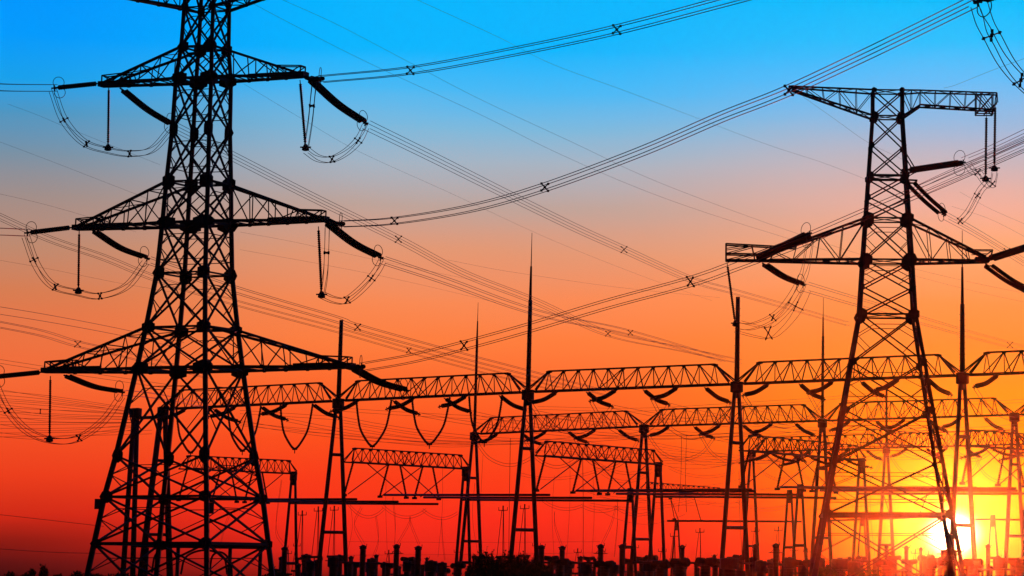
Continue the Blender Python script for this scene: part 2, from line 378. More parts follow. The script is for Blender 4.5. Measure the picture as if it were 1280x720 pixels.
# ------------------------------------------------------------------ line hardware
def proj(p):
    d = Vector(p)-Vector((0, 0, HC)); s = d.y*CT+d.z*ST
    return PPX+F*d.x/s, PPY-F*(-d.y*ST+d.z*CT)/s
def path(px, Y0, Y1, n=8):       # photo points of a span whose plan is a straight line from depth Y0 to Y1
    q = [0]
    for a, b in zip(px, px[1:]): q.append(q[-1]+math.hypot(b[0]-a[0], b[1]-a[1]))
    return spline([P(x, y, 1/((1-t/q[-1])/Y0+t/q[-1]/Y1)) for (x, y), t in zip(px, q)], n)
def frame(pts, k):
    d = (pts[min(k+1, len(pts)-1)]-pts[max(0, k-1)]).normalized()
    u = d.cross(Z)
    if u.length < .25: u = Vector((1, 0, 0))-d*d.x
    u.normalize(); return d, u, u.cross(d)
def bundle(name, label, cat, pts, spacers=(), n=4, s=.45, r=.024, group=None, sp_scale=1.):
    root = thing(name, pts[0], label, cat, group)
    offs = {1: [(0, 0)], 2: [(0, -.5), (0, .5)], 3: [(-.5, -.3), (.5, -.3), (0, .5)], 4: [(-.5, -.5), (.5, -.5), (.5, .5), (-.5, .5)]}[n]
    fr = [frame(pts, k) for k in range(len(pts))]
    for k in range(1, len(fr)):                      # keep the sides from flipping
        if fr[k][1].dot(fr[k-1][1]) < 0: fr[k] = (fr[k][0], -fr[k][1], -fr[k][2])
    for a, b in offs:
        m = MB(); m.rings([p+f[1]*(a*s)+f[2]*(b*s) for p, f in zip(pts, fr)], r, 5); m.build('conductor', M_WIRE, root)
    for sx in spacers:
        k = min(range(len(pts)), key=lambda i: (proj(pts[i])[0]-sx[0])**2+(proj(pts[i])[1]-sx[1])**2)
        p, f = pts[k], fr[k]; m = MB(); h = s*.5*sp_scale*1.25
        if n == 4:
            m.bar(p-f[1]*h-f[2]*h, p+f[1]*h+f[2]*h, .075, .06); m.bar(p+f[1]*h-f[2]*h, p-f[1]*h+f[2]*h, .075, .055)
            m.box(p, .15, .15, .15)
        else: m.bar(p-f[2]*h, p+f[2]*h, .09)
        for a, b in offs: m.box(p+f[1]*(a*s)+f[2]*(b*s), .13, .13, .13)
        m.build('spacer', M_STEEL, root)
    return root
def tension(label, p0, p1, nstr=2, sag=.25, rs=.17, sep=.4, rings=True, group='tension insulator sets on the pylons', pitch=.17, ringr=.42):
    p0, p1 = Vector(p0), Vector(p1); root = thing('tension_insulator', p0, label, 'insulator', group)
    d = (p1-p0).normalized(); ln = (p1-p0).length; u = d.cross(Z).normalized(); w = u.cross(d)
    a = p0+d*.5; b = p1-d*.35; mid = (a+b)/2-Z*sag*.5
    m = MB(); m.bar(p0, a, .1); m.bar(a-u*sep*.6, a+u*sep*.6, .14, .1); m.build('yoke_plate', M_STEEL, root)
    for k in range(nstr):
        o = u*(sep*(k-(nstr-1)/2)); c = spline([a+o, mid+o, b+o], 6); m = MB(); sheds(m, c, rs, rs*.55, pitch); m.build('shed_string', M_INS, root)
    m = MB(); m.bar(b-u*sep*.65, b+u*sep*.65, .16, .12); m.bar(b, p1+d*.25, .12); m.bar(p1-w*.24, p1+w*.24, .09); m.bar(p1-u*.24, p1+u*.24, .09); m.build('yoke_plate', M_STEEL, root)
    if rings:
        for sg in (-1, 1):
            m = MB(); m.ring(b-d*.1+w*sg*(ringr*.9), u, w, ringr, ringr*1.25, .025); m.bar(b, b+w*sg*(ringr*.9)-w*sg*ringr, .04); m.bar(b-d*.1, b-d*.1+w*sg*ringr*.2, .03); m.build('corona_ring', M_STEEL, root)
    return root
def hanger(label, p0, p1, rs=.115, weight=.5, group='suspension strings that steady the jumper loops'):
    p0, p1 = Vector(p0), Vector(p1); root = thing('suspension_insulator', p0, label, 'insulator', group)
    d = (p1-p0).normalized(); m = MB(); m.bar(p0, p0+d*.3, .06); m.build('shackle', M_STEEL, root)
    m = MB(); sheds(m, [p0+d*.3, p1-d*.35], rs, rs*.62, .15); m.build('shed_string', M_INS, root)
    m = MB(); m.bar(p1-d*.36, p1, .09); m.rings([p1-Z*.02+Z*.25, p1-Z*.0, p1-Z*.22, p1-Z*.28], [.1, weight*.5, weight*.55, weight*.3], 10); m.bar(p1-Vector((weight*.8, 0, 0)), p1+Vector((weight*.8, 0, 0)), .1); m.build('clamp_weight', M_STEEL, root)
    return root
NEARW = 'bundled line conductors'
# --- left pylon: strings
Ya = T1Y
tension('single foreshortened string off the top left arm tip of the left pylon', P(126, 104, 243.5), P(68, 110, 240), 1, .0, .2, .3)
tension('single foreshortened string off the middle left arm tip of the left pylon', P(92, 284, 244), P(34, 291, 240), 1, .0, .2, .3)
tension('single foreshortened string off the lower left arm tip of the left pylon', P(54, 465, 244.5), P(-6, 471, 240), 1, .0, .2, .3)
tension('twin string slanting from the top left arm down to the left pylon body', P(150, 110, 243.5), P(217, 157, 249), 2, .35)
tension('twin string slanting down to the right under the middle left arm of the left pylon', P(114, 287, 244), P(184, 323, 250), 2, .5)
tension('twin string slanting down to the right under the lower left arm of the left pylon', P(80, 469, 245), P(153, 490, 252), 2, .4)
tension('twin string slanting down from the top right arm tip of the left pylon', P(385, 97, 236.5), P(457, 154, 243), 2, .45, .2, .42)
tension('twin string slanting down from the middle right arm tip of the left pylon', P(406, 277, 235.8), P(476, 322, 242), 2, .45, .2, .42)
tension('twin string slanting down from the lower right arm tip of the left pylon', P(440, 460, 235), P(508, 488, 242), 2, .4, .2, .42)
tension('short end-on string at the top right arm tip of the left pylon', P(385, 97, 236.3), P(401, 98, 230), 2, .2)
tension('short end-on string at the middle right arm tip of the left pylon', P(407, 275, 235.5), P(427, 280, 229.5), 2, .2)
tension('short end-on string at the lower right arm tip of the left pylon', P(436, 459, 235), P(452, 458, 229), 2, .2)
hanger('suspension string under the top left arm of the left pylon', P(136, 108, 243.4), P(135, 184, 243.4))
hanger('suspension string under the middle left arm of the left pylon', P(99, 288, 244), P(98, 363, 244))
hanger('suspension string under the lower left arm of the left pylon', P(63, 470, 244.6), P(62, 548, 244.6))
hanger('suspension string under the top right arm of the left pylon', P(375, 100, 236.8), P(382, 184, 236.8), .13)
hanger('suspension string under the middle right arm of the left pylon', P(398, 283, 236), P(402, 368, 236), .13)
# --- left pylon: jumper loops
JG = 'jumper loops under the pylon arms'
def loop(label, px, Ya_, Yb, sps, n=4, s=.42, r=.022): return bundle('jumper_loop', label, 'jumper loop', path(px, Ya_, Yb, 9), sps, n, s, r, JG)
loop('wide jumper loop below the top left arm of the left pylon', [(66, 113), (80, 150), (105, 178), (135, 188), (162, 192), (190, 187), (214, 161)], 240, 249, [(81, 151), (108, 179), (162, 192)])
loop('wide jumper loop below the middle left arm of the left pylon', [(32, 295), (46, 332), (66, 357), (98, 366), (125, 370), (158, 358), (182, 328)], 240, 250, [(43, 325), (70, 360), (125, 370)])
loop('wide jumper loop below the lower left arm of the left pylon', [(-8, 476), (8, 510), (32, 537), (62, 550), (95, 549), (128, 527), (152, 495)], 240, 252, [(10, 513), (98, 548)])
loop('jumper loop right of the suspension string under the top right arm', [(383, 188), (398, 198), (415, 199), (434, 189), (449, 174), (457, 158)], 236.8, 243, [(415, 199), (447, 176)])
loop('narrow jumper tail beside the suspension string under the top right arm', [(393, 103), (391, 120), (388, 150), (383, 183)], 234, 236.8, [(389.5, 131)], 4, .3)
loop('jumper loop right of the suspension string under the middle right arm', [(403, 369), (418, 375), (434, 375), (455, 358), (470, 340), (478, 326)], 236, 242, [(434, 375), (464, 349)])
loop('narrow jumper tail beside the suspension string under the middle right arm', [(409, 284), (408.5, 305), (407, 340), (403, 367)], 234, 236, [(406, 317)], 4, .3)
# --- spans from the left pylon
CG = 'bundled line conductors'
def span(label, px, Ya_, Yb, sps=(), n=4, s=.45, r=.027, sc=1.): return bundle('line_conductor', label, 'conductor', path(px, Ya_, Yb, 12), sps, n, s, r, CG, sc)
span('conductor bundle rising from the top right arm of the left pylon to the top edge', [(401, 99), (513, 88), (640, 65), (771, 37), (935, -6)], 230, 170, [(513, 88), (771, 37)], 4, .46)
span('long conductor bundle joining the middle right arm to the top right corner', [(427, 280), (493, 276), (590, 260), (681, 234), (800, 190), (900, 147), (986, 113), (1110, 55), (1216, 3)], 229.5, 140, [(493, 276), (681, 234), (986, 113)], 4, .42, .025)
span('conductor bundle from the lower right arm of the left pylon up behind the right pylon', [(453, 459), (515, 448), (580, 432), (660, 410), (760, 380), (863, 352), (925, 330), (1000, 302), (1080, 268), (1180, 226), (1290, 178)], 229, 190, [(580, 432), (863, 352)], 4, .55, .022)
span('conductor bundle falling across the sky from behind the top of the left pylon', [(217, 158), (292, 196), (390, 246), (498, 299), (580, 342), (670, 377), (760, 417), (850, 436), (925, 452)], 249, 470, [(498, 299), (760, 418)], 4, .55, .021)
span('conductor bundle falling across the sky from the top right arm tip', [(458, 156), (540, 196), (640, 246), (720, 285), (780, 312), (866, 350), (930, 368), (1060, 405)], 243, 560, [(780, 312)], 4, .6, .021)
span('conductor bundle falling from the middle left arm of the left pylon behind its body', [(185, 325), (300, 364), (420, 399), (447, 409), (560, 440), (660, 466), (760, 492)], 250, 370, [(447, 410)], 4, .5, .021)
span('conductor bundle falling from the middle right arm of the left pylon toward the tall spire', [(478, 325), (560, 352), (640, 381), (700, 398), (788, 416), (905, 450)], 242, 480, [(788, 416)], 4, .5, .021)
span('conductor bundle from the lower left arm of the left pylon into the yard', [(155, 491), (200, 496), (262, 508)], 252, 395, [], 4, .4, .02)
span('conductor bundle leaving the left edge toward the top left arm', [(-40, 107), (10, 109.5), (68, 110)], 225, 240, [], 4, .5, .022)
span('conductor bundle leaving the left edge toward the middle left arm', [(-60, 288), (0, 289.5), (34, 291)], 222, 240, [], 4, .5, .022)
span('four faint conductors from the left edge behind the middle of the left pylon', [(-20, 262), (60, 298), (130, 322), (200, 350), (300, 380), (420, 412), (511, 438), (600, 462), (700, 487)], 330, 430, [(511, 438)], 4, .55, .022)
span('pair of conductors from the left edge to behind the lower arm of the left pylon', [(-20, 385), (60, 398), (140, 413), (230, 432)], 300, 380, [], 2, .7, .022)
span('four faint conductors at the left edge above the lower arm', [(-20, 402), (50, 416), (97, 430), (160, 444), (260, 470)], 330, 420, [(97, 430)], 4, .6, .022)
# --- right pylon
tension('twin string rising to the right from the middle bracket of the right pylon', P(1136, 213, 269), P(1204, 203, 264), 2, -.0, .25, .42, True, 'tension insulator sets on the pylons', .17, .55)
tension('steep twin string falling to the right from the middle bracket of the right pylon', P(1135, 226, 269.5), P(1180, 268, 275), 2, .2, .19, .75)
tension('thick twin string rising to the right off the lower left arm of the right pylon', P(946, 324, 269), P(1012, 292, 263), 2, -.0, .26, .46, True, 'tension insulator sets on the pylons', .17, .55)
tension('twin string falling to the right below the lower left arm of the right pylon', P(953, 329, 269.5), P(1004, 356, 275), 2, .35, .18, .45)
tension('twin string rising to the right off the lower right arm tip of the right pylon', P(1236, 324, 268.5), P(1300, 304, 263), 2, -.0, .26, .44)
tension('twin string falling to the right off the lower right arm tip of the right pylon', P(1232, 330, 269.5), P(1290, 366, 275), 2, .3, .19, .75)
hanger('suspension string under the boxed top arm, inner one of two', P(1233, 143, 270), P(1232, 223, 270), .14, .6)
hanger('suspension string under the boxed top arm, outer one of two', P(1244, 130, 270.5), P(1243, 210, 270.5), .14, .6)
hanger('slanting suspension string from the lower left arm end down to the square mast', P(909, 329, 270), P(919, 404, 270), .13, .45)
loop('jumper loop from the rising string to the twin suspension strings of the right pylon', [(1210, 206), (1216, 214), (1223, 216), (1232, 228), (1240, 231), (1244, 214)], 264, 270.5, [(1222, 215), (1240, 230)])
loop('jumper loop from the twin suspension strings down to the steep string', [(1234, 229), (1227, 236), (1221, 246), (1212, 263), (1204, 273), (1199, 277)], 270, 275, [(1222, 245), (1200, 276)])
loop('large faint jumper loop below the lower left arm of the right pylon', [(922, 408), (945, 414), (962, 416), (975, 407), (990, 390), (999, 374), (1005, 360)], 270, 275, [(961, 419), (996, 384)], 4, .9, .018)
loop('steep jumper tail crossing the lower left arm of the right pylon', [(1013, 297), (1010, 318), (1004, 345), (985, 378), (966, 397), (940, 408), (921, 407)], 263, 270, [(966, 397)], 4, .5, .018)
span('conductors receding from the steep string of the right pylon to the right edge', [(1182, 270), (1215, 288), (1255, 312), (1300, 340)], 275, 330, [(1257, 313)], 4, .5, .018)
span('conductors from the rising string of the right pylon to the right edge', [(1206, 202), (1240, 188), (1300, 160)], 264, 225, [], 4, .6, .022)
span('second cable bundle crossing behind the twin suspension strings to the right edge', [(1140, 243), (1180, 224), (1230, 202), (1300, 170)], 300, 262, [], 4, .8, .022)
span('conductors from the string under the lower left arm toward the right edge', [(1006, 358), (1060, 374), (1140, 397), (1220, 420), (1300, 441)], 275, 500, [(1259, 432)], 4, .7, .018)
# --- hardware of the next pylon, which stands outside the frame
tension('insulator set with a hoop in the top right corner of the picture', P(1310, -34, 136), P(1222, 2, 140), 2, .1, .15, .4)
loop('near jumper loop of four conductors in the top right corner', [(1224, 6), (1231, 28), (1241, 47), (1258, 78), (1279, 103), (1310, 130)], 140, 138, [(1240, 45), (1277, 101)], 4, .55, .022)
# --- single earth wires
EG = 'thin earth wires'
def ew(label, px, Ya_, Yb, r=.0115):
    return bundle('earth_wire', label, 'wire', path(px, Ya_, Yb, 10), (), 1, 0, r, EG)
ew('upper of two long thin wires crossing the blue sky from the top left', [(340, -6), (420, 30), (510, 77), (600, 124), (720, 180), (800, 218), (880, 250), (985, 288), (1090, 322), (1210, 352), (1310, 372)], 230, 520)
ew('lower of two long thin wires crossing the blue sky from the top left', [(300, -4), (380, 38), (470, 83), (600, 143), (690, 188), (790, 232), (880, 265), (985, 298), (1090, 330), (1210, 362), (1310, 384)], 225, 520)
ew('thin wire crossing the bright blue sky in the top middle', [(500, -10), (620, 45), (690, 80), (780, 113), (870, 147), (960, 181), (1030, 204), (1100, 231)], 220, 400)
ew('thin wire from the left edge to the upper body of the left pylon', [(-20, 170), (60, 200), (150, 235), (230, 266)], 330, 390)
ew('thin wire from the left edge to the middle left arm of the left pylon', [(-20, 238), (50, 254), (110, 271), (170, 290)], 330, 390)
ew('thin wire behind the top left jumper loop', [(10, 130), (50, 145), (90, 162), (200, 206)], 330, 390)
ew('thin wire right of the top of the left pylon', [(305, 105), (380, 150), (450, 190), (560, 240), (690, 300), (800, 344), (890, 376)], 330, 600)
ew('thin wire past the tip of the tall spire', [(300, 318), (420, 340), (560, 325), (640, 340), (780, 360), (900, 372)][2:], 420, 600)
ew('upper thin wire in the haze right of the left pylon', [(300, 290), (370, 303), (470, 325), (600, 352)], 400, 520)
ew('lower thin wire in the haze right of the left pylon', [(300, 312), (400, 330), (500, 350), (620, 378)], 400, 520)
ew('thin wire under the pointed end of the flat top arm', [(1004, 121), (1045, 150), (1085, 178), (1130, 200)], 271, 330)
ew('thin wire climbing from the flat top arm to the right edge', [(1180, 110), (1195, 106), (1240, 88), (1300, 66)], 270, 220)
ew('upper thin wire at the right edge', [(1200, 240), (1240, 262), (1300, 288)], 400, 430)
ew('lower thin wire at the right edge', [(1190, 258), (1240, 275), (1300, 306)], 400, 430)
ew('thin wire at the left edge behind the middle left loop', [(-20, 322), (60, 336), (150, 354), (220, 366)], 380, 420)
# ------------------------------------------------------------------ yard gantries
HB = 23.7
pole_px = [(204, 511.5), (423, 501), (660, 490), (921, 480), (1203, 469)]
R1 = [P(x, y, depth(y, HB)) for x, y in pole_px]
E = (R1[4]-R1[0]); E.z = 0; E.normalize(); NF = Vector((-E.y, E.x, 0))
if NF.y < 0: NF = -NF
R1.append(R1[4]+(R1[4]-R1[3]))
r2_px = [(593, 542.5), (805, 533), (1028, 526), (1268, 518.5)]
R2 = [P(x, y, depth(y, HB)) for x, y in r2_px]; R2.append(R2[3]+(R2[3]-R2[2]))
def column(label, p, hb, mast=None, rod=None, half=2.7, axis=None, rl=.26, ties=(.28, .68), head=.75, mr=.3, group='steel columns of the switchyard gantries', skew=0.):
    axis = axis or NF; b = Vector((p.x, p.y, 0)); root = thing('gantry_mast', b, label, 'gantry', group)
    top = b+Z*(hb+.3)
    for sg in (-1, 1):
        m = MB(); foot = b+axis*(sg*half+skew); m.rings([foot, foot.lerp(top+axis*sg*.28, .6), top+axis*sg*.28], [rl*1.1, rl, rl*.85], 9); m.box(foot+Z*.15, .9, .9, .3); m.build('leg', M_PIPE, root, True)
    m = MB(); m.rings([b+Z*(hb-1.6), b+Z*(hb-1.0), b+Z*(hb-.9), b+Z*(hb+.25), b+Z*(hb+.3)], [.3, .42, head, head, .3], 10); m.build('head', M_STEEL, root)
    for t in ties:
        z = hb*(1-t); a = axis*((half-.28)*t+.28); k = axis*skew*t
        m = MB(); m.rings([b+Z*z-a+k, b+Z*z+a+k], .2, 8); m.build('tie', M_PIPE, root)
    if mast:
        m = MB(); m.rings([b+Z*hb, b+Z*(mast-.05), b+Z*mast], [mr, mr*.8, mr*.7], 9)
        for q in range(10): m.bar(b+Z*(hb+1+(mast-hb-1.5)*q/10)-E*(mr+.12), b+Z*(hb+1+(mast-hb-1.5)*q/10)+E*(mr+.12), .035)
        m.build('mast', M_PIPE, root, True)
        if rod:
            m = MB(); m.rings([b+Z*mast, b+Z*(mast+(rod-mast)*.5), b+Z*(mast+(rod-mast)*.5), b+Z*rod], [mr*.62, mr*.4, mr*.22, .03], 7); m.build('lightning_rod', M_PIPE, root)
    return root
def beam(label, A, B, h, wd, npan, w=.16, endin=.09, group='lattice beams of the switchyard gantries', open_ends=(True, True)):
    A, B = Vector(A), Vector(B); root = thing('gantry_truss', (A+B)/2-Z*0, label, 'truss', group); d = (B-A); side = Vector((-d.y, d.x, 0)).normalized()*wd/2
    lo = [[A.lerp(B, k/npan)+side*s for k in range(npan+1)] for s in (-1, 1)]
    up = [A.lerp(B, (endin if k == 0 else 1-endin if k == npan else endin+(1-2*endin)*k/npan))+Z*h for k in range(npan+1)]
    for s in (0, 1):
        m = MB(); m.bar(lo[s][0], lo[s][-1], w*1.15); m.build('bottom_chord', M_STEEL, root)
    m = MB(); m.bar(up[0], up[-1], w)
    for s in (0, 1):
        if open_ends[0]: m.bar(lo[s][0]+Z*.3, up[0], w*.8)
        if open_ends[1]: m.bar(lo[s][-1]+Z*.3, up[-1], w*.8)
    m.build('top_chord', M_STEEL, root)
    m = MB(); t = w*.5; half = npan//2
    for k in range(npan+1):
        for s in (0, 1):
            m.bar(up[k], lo[s][k], t*1.1)
            j = k+1 if k < half else k-1
            if k != half or True: m.bar(up[k], lo[s][j], t)
            if k in (0, npan):
                m.bar(up[k], lo[s][1 if k == 0 else npan-1], t); m.bar(up[k], lo[s][0 if k == 0 else npan], t)
        m.bar(lo[0][k], lo[1][k], t); 
        if k: m.bar(lo[k % 2][k-1], lo[1-k % 2][k], t)
    m.build('web', M_STEEL, root)
    for k in range(npan+1):
        m = MB(); q = .42 if k in (0, npan) else .2
        m.plate(up[k]-Z*.08, d.normalized(), Z, .3, q, .16, 6); m.build('gusset_plate', M_STEEL, root)
    return root
names1 = ['leftmost near', 'second near', 'third near', 'fourth near', 'rightmost near', 'outer']
def zt(y, p): return Zy(y, p.y)
column('A-frame column seen through the lower left of the big left pylon', R1[0], HB, None, None, 2.7, None, .4)
column('second leg pair braced beside the column inside the left pylon, nearest the left edge', R1[0]-E*5.2, HB, None, None, 1.0, E, .34, (.3,), .8)
column('A-frame column with a plain square-topped mast between the left pylon and the tall spire', R1[1], HB, zt(400, R1[1]), None)
column('A-frame column under the tallest needle spire near the middle', R1[2], HB, zt(375, R1[2]), zt(291, R1[2]))
column('A-frame column with a blunt mast just left of the right pylon', R1[3], HB, zt(371, R1[3]), None)
column('A-frame column with a needle spire right of the right pylon', R1[4], HB, zt(380, R1[4]), zt(288, R1[4]))
m = MB(); m.rings([R1[0]-E*5.2-Z*1.0, R1[0]-Z*1.0], .22, 8)
o = m.build('tie_pipe', M_PIPE); tag(o, 'short pipe joining the two column heads inside the left pylon', 'pipe')
column('A-frame column with a thin spire half way between the square mast and the tallest spire', R2[0], HB, zt(425, R2[0]), zt(378, R2[0]), 2.7, None, .26, (.28, .68), .7, .24)
column('A-frame column without a mast right of the middle', R2[1], HB)
column('A-frame column with a thin spire beside the left leg of the right pylon', R2[2], HB, zt(420, R2[2]), zt(372, R2[2]), 2.7, None, .26, (.28, .68), .7, .22)
column('A-frame column without a mast at the right edge', R2[3], HB)
bl1 = ['near lattice beam running behind the lower body of the left pylon', 'near lattice beam between the square mast and the tallest spire', 'near lattice beam between the tallest spire and the blunt mast',
       'near lattice beam passing behind the right pylon', 'near lattice beam cut by the right edge']
for i in range(5): beam(bl1[i], R1[i]+E*.5, R1[i+1]-E*.5, 2.35, 1.5, 11, .19)
bl2 = ['rear lattice beam left of the mastless middle column', 'rear lattice beam between the mastless middle column and the right pylon', 'rear lattice beam behind the right pylon and its neighbour mast', 'rear lattice beam cut by the right edge']
for i in range(4): beam(bl2[i], R2[i]+E*.5, R2[i+1]-E*.5, 2.35, 1.5, 12, .18)
# strings on the beams
GS = 'tension insulators under the gantry beams'
ORD = ['first', 'middle', 'last']
bay1 = ['beam behind the left pylon', 'beam between square mast and tallest spire', 'beam between tallest spire and blunt mast', 'beam behind the right pylon', 'beam at the right edge']
bay2 = ['rear beam left of the mastless middle column', 'rear beam right of the mastless middle column', 'rear beam behind the right pylon', 'rear beam at the right edge']
c3 = P(1108, 560, depth(560, HB)); R3 = [c3-E*28.6, c3, c3+E*28.6]
column('farthest A-frame column, mostly hidden behind the blunt mast', R3[0], HB); column('farthest A-frame column with a thin mast, between the legs of the right pylon', R3[1], HB, Zy(486, c3.y), None, 2.7, None, .28, (.28, .68), .7, .24); column('farthest A-frame column at the right edge', R3[2], HB)
bay3 = ['farthest beam left of the sun', 'farthest beam above the sun']
for i in range(2): beam(['farthest lattice beam between the blunt mast and the sun', 'farthest lattice beam above and right of the sun'][i], R3[i]+E*.5, R3[i+1]-E*.5, 2.35, 1.5, 12, .18)
def gstring(lab, at, dirv, ln, drop, sag=.45, n=1, rs=.27):
    p1 = at+dirv*ln-Z*drop; return tension(lab, at, p1, n, sag, rs, .4, False, GS, .2)
ENDS = {}
for row, RR, lab in ((1, R1, bay1), (2, R2, bay2), (3, R3, bay3)):
    for i in range(len(RR)-1):
        A, B = RR[i], RR[i+1]
        for k, (fn, ff) in enumerate(((.17, .265), (.46, .54), (.75, .83))):
            if row == 1 and i == 1: fn, ff = ((.14, .27), (.44, .545), (.715, .83))[k]
            if i == len(RR)-2 and k > 0 and row == 2: continue
            if i == 4 and row == 1 and k > 0: continue
            a0 = A.lerp(B, fn)-NF*.8-Z*.2; b0 = A.lerp(B, ff)+NF*.8-Z*.2
            gstring(f'{ORD[k]} string falling to the left under the {lab[i]}', a0, -NF, 4.8, 1.5)
            gstring(f'{ORD[k]} string falling to the right under the {lab[i]}', b0, NF, 4.8, 1.5)
            ENDS[row, i, k] = (a0-NF*4.8-Z*1.5, b0+NF*4.8-Z*1.5)
            if not (row == 1 and i < 2):
                p, q = ENDS[row, i, k]; dp = 3.2+.5*k
                bundle('jumper_loop', f'{ORD[k]} slack jumper under the {lab[i]}', 'jumper loop', spline([p, p.lerp(q, .2)-Z*dp*.7, p.lerp(q, .5)-Z*dp, p.lerp(q, .8)-Z*dp*.7, q], 6), (), 2, .4, .03, 'slack jumpers under the gantry beams')
# strain buses between the rows
for row, RA, RB in ((1, R1, R2), (2, R2, R3)):
    for (r_, i, k), (pa, qa) in list(ENDS.items()):
        if r_ != row: continue
        best = min(((abs((pb-qa).dot(E)), key) for key, (pb, qb) in ENDS.items() if key[0] == row+1), default=None)
        if best is None or best[0] > 9: continue
        pb = ENDS[best[1]][0]
        bundle('strain_bus', f'{ORD[k]} slack wire pair running back from the {(bay1 if row == 1 else bay2)[i]}', 'conductor', [qa.lerp(pb, t/10)-Z*(1.6*4*(t/10)*(1-t/10)) for t in range(11)], (), 2, .4, .022, 'wire pairs between the gantry rows')
# hanging V strings (left bays)
VG = 'V-shaped hanging strings'
def vstring(label, a, b, bot, rs=.17, bow=.8, group=VG):
    root = thing('hanging_v_insulator', (a+b)/2, label, 'insulator', group)
    for p, q in ((a, b), (b, a)):
        mid = (p+bot)/2-(q-p).normalized()*bow*.0+(p-q).normalized()*bow*.0+(bot-p).cross(Z).normalized()*0-Z*0
        mid = p.lerp(bot, .5)+(p-q).normalized()*bow*.75-Z*bow*.9; low = p.lerp(bot, .86)+(p-q).normalized()*bow*.45-Z*bow*.35
        m = MB(); sheds(m, spline([p, p.lerp(mid, .5)+(p-q).normalized()*.12, mid, low, bot], 5), rs, .11, .2, 8); m.build('shed_string', M_INS, root)
    m = MB(); m.bar(bot-E*.35, bot+E*.35, .2, .16); m.bar(bot, bot-Z*.5, .1); m.build('clamp', M_STEEL, root)
    return root
vb = [(1, .10, .29, 'left of three V strings between square mast and tallest spire'), (1, .40, .60, 'middle of three V strings between square mast and tallest spire'), (1, .70, .87, 'right of three V strings between square mast and tallest spire'),
      (0, .08, .27, 'V string hanging behind the two middle legs of the left pylon'), (0, .38, .57, 'left V string beside the right leg of the left pylon'), (0, .68, .86, 'V string just left of the square-topped mast')]
vbot = []
for i, a, b, lab in vb:
    p, q = R1[i].lerp(R1[i+1], a)-Z*.2, R1[i].lerp(R1[i+1], b)-Z*.2; bt = (p+q)/2-Z*5.6; vbot.append(bt); vstring(lab, p, q, bt)
# ------------------------------------------------------------------ bus gantries across the bays, with hanging tubular buses
HB2 = P(0, 577.5, R1[1].y).z
ends = [(367, 592), (582, 586), (823, 580.5), (1077, 575.5), (1352, 567)]
starts = [(228, 586), (435, 577.5), (675, 569.5), (930, 563), (1206, 557)]
BG = []
bgl = ['low lattice beam crossing behind the left pylon', 'low lattice beam between square mast and tallest spire', 'low lattice beam ending at the mastless middle column', 'low lattice beam left of the sun', 'low lattice beam at the right edge']
cl = ['low A-frame column right of the left pylon', 'low A-frame column beside the half-way thin spire', 'low A-frame column just right of the mastless middle column', 'low A-frame column left of the sun between the right pylon legs', 'low A-frame column beyond the right edge']
for i in range(5):
    a = P(*starts[i], depth(starts[i][1], HB2)); b = P(*ends[i], depth(ends[i][1], HB2)); BG.append((a, b))
    beam(bgl[i], a, b, 1.75, 1.2, 14, .15, .05, 'low lattice beams over the tubular buses')
    if i < 4: column(cl[i], b, HB2, None, None, 1.5, E, .2, (.75,), .5, .3, 'short columns under the low beams')
TZ = HB2-4.2
TG = 'tubular bus bars'
bn = ['left pylon bay', 'square mast bay', 'tallest spire bay', 'blunt mast bay']
for i in range(4):
    (a, b), (a2, b2) = BG[i], BG[i+1]
    for k, t in enumerate((.02, .36, .70)):
        p = a.lerp(b, t+.31); q = a2.lerp(b2, t+.04); p.z = TZ+.38-.1*k; q.z = TZ-.32-.1*k
        d = (q-p).normalized(); m = MB()
        m.rings([p-d*.8, p-d*.78, q+d*.58, q+d*.6], [.09, .15, .15, .09], 10); m.origin = p
        o = m.build('bus_tube', M_PIPE, None, True); tag(o, f"{('nearest', 'middle', 'farthest')[k]} level bus tube across the {bn[i]}", 'bus bar', TG)
HT = ['first', 'second', 'third', 'fourth', 'fifth']
for i in range(5):
    a, b = BG[i]
    for k, (tt, tb) in enumerate(((.04, -.02), (.33, .27), (.43, .49), (.62, .56), (.71, .77))):
        bt = a.lerp(b, tb); bt.z = TZ+.25; top = a.lerp(b, tt)
        root = thing('bus_hanger', bt, f'{HT[k]} hanger from the left under the {bgl[i]}', 'insulator', 'slanting bus hangers under the low beams')
        m = MB(); sheds(m, [top-Z*.1, bt], .17, .1, .2, 7); m.build('shed_string', M_INS, root)
        f0, f1 = ((.32, .01), (.61, .29), (.16, .48), (.9, .61), (.44, .75))[k]
        q = a.lerp(b, f1); q.z = TZ+.3
        m = MB(); m.rings([a.lerp(b, f0)-Z*.1, q], .06, 6); m.build('brace_rod', M_INS, root)
        m = MB(); m.box(bt-Z*.12, .55, .35, .3, math.atan2(E.y, E.x)); m.build('tube_clamp', M_STEEL, root)
for i in (2, 3, 4):
    a, b = BG[i]; sd = Vector((b-a).normalized().cross(Z))
    for k, t in enumerate((.2, .52, .84)):
        for sg, w in ((-1, 'left'), (1, 'right')):
            if i == 2: continue
            gstring(f'{ORD[k]} short string pulling {w} from the {bgl[i]}', a.lerp(b, t)-Z*.1, sd*sg, 3.6, 1.0, .3, 1, .2)
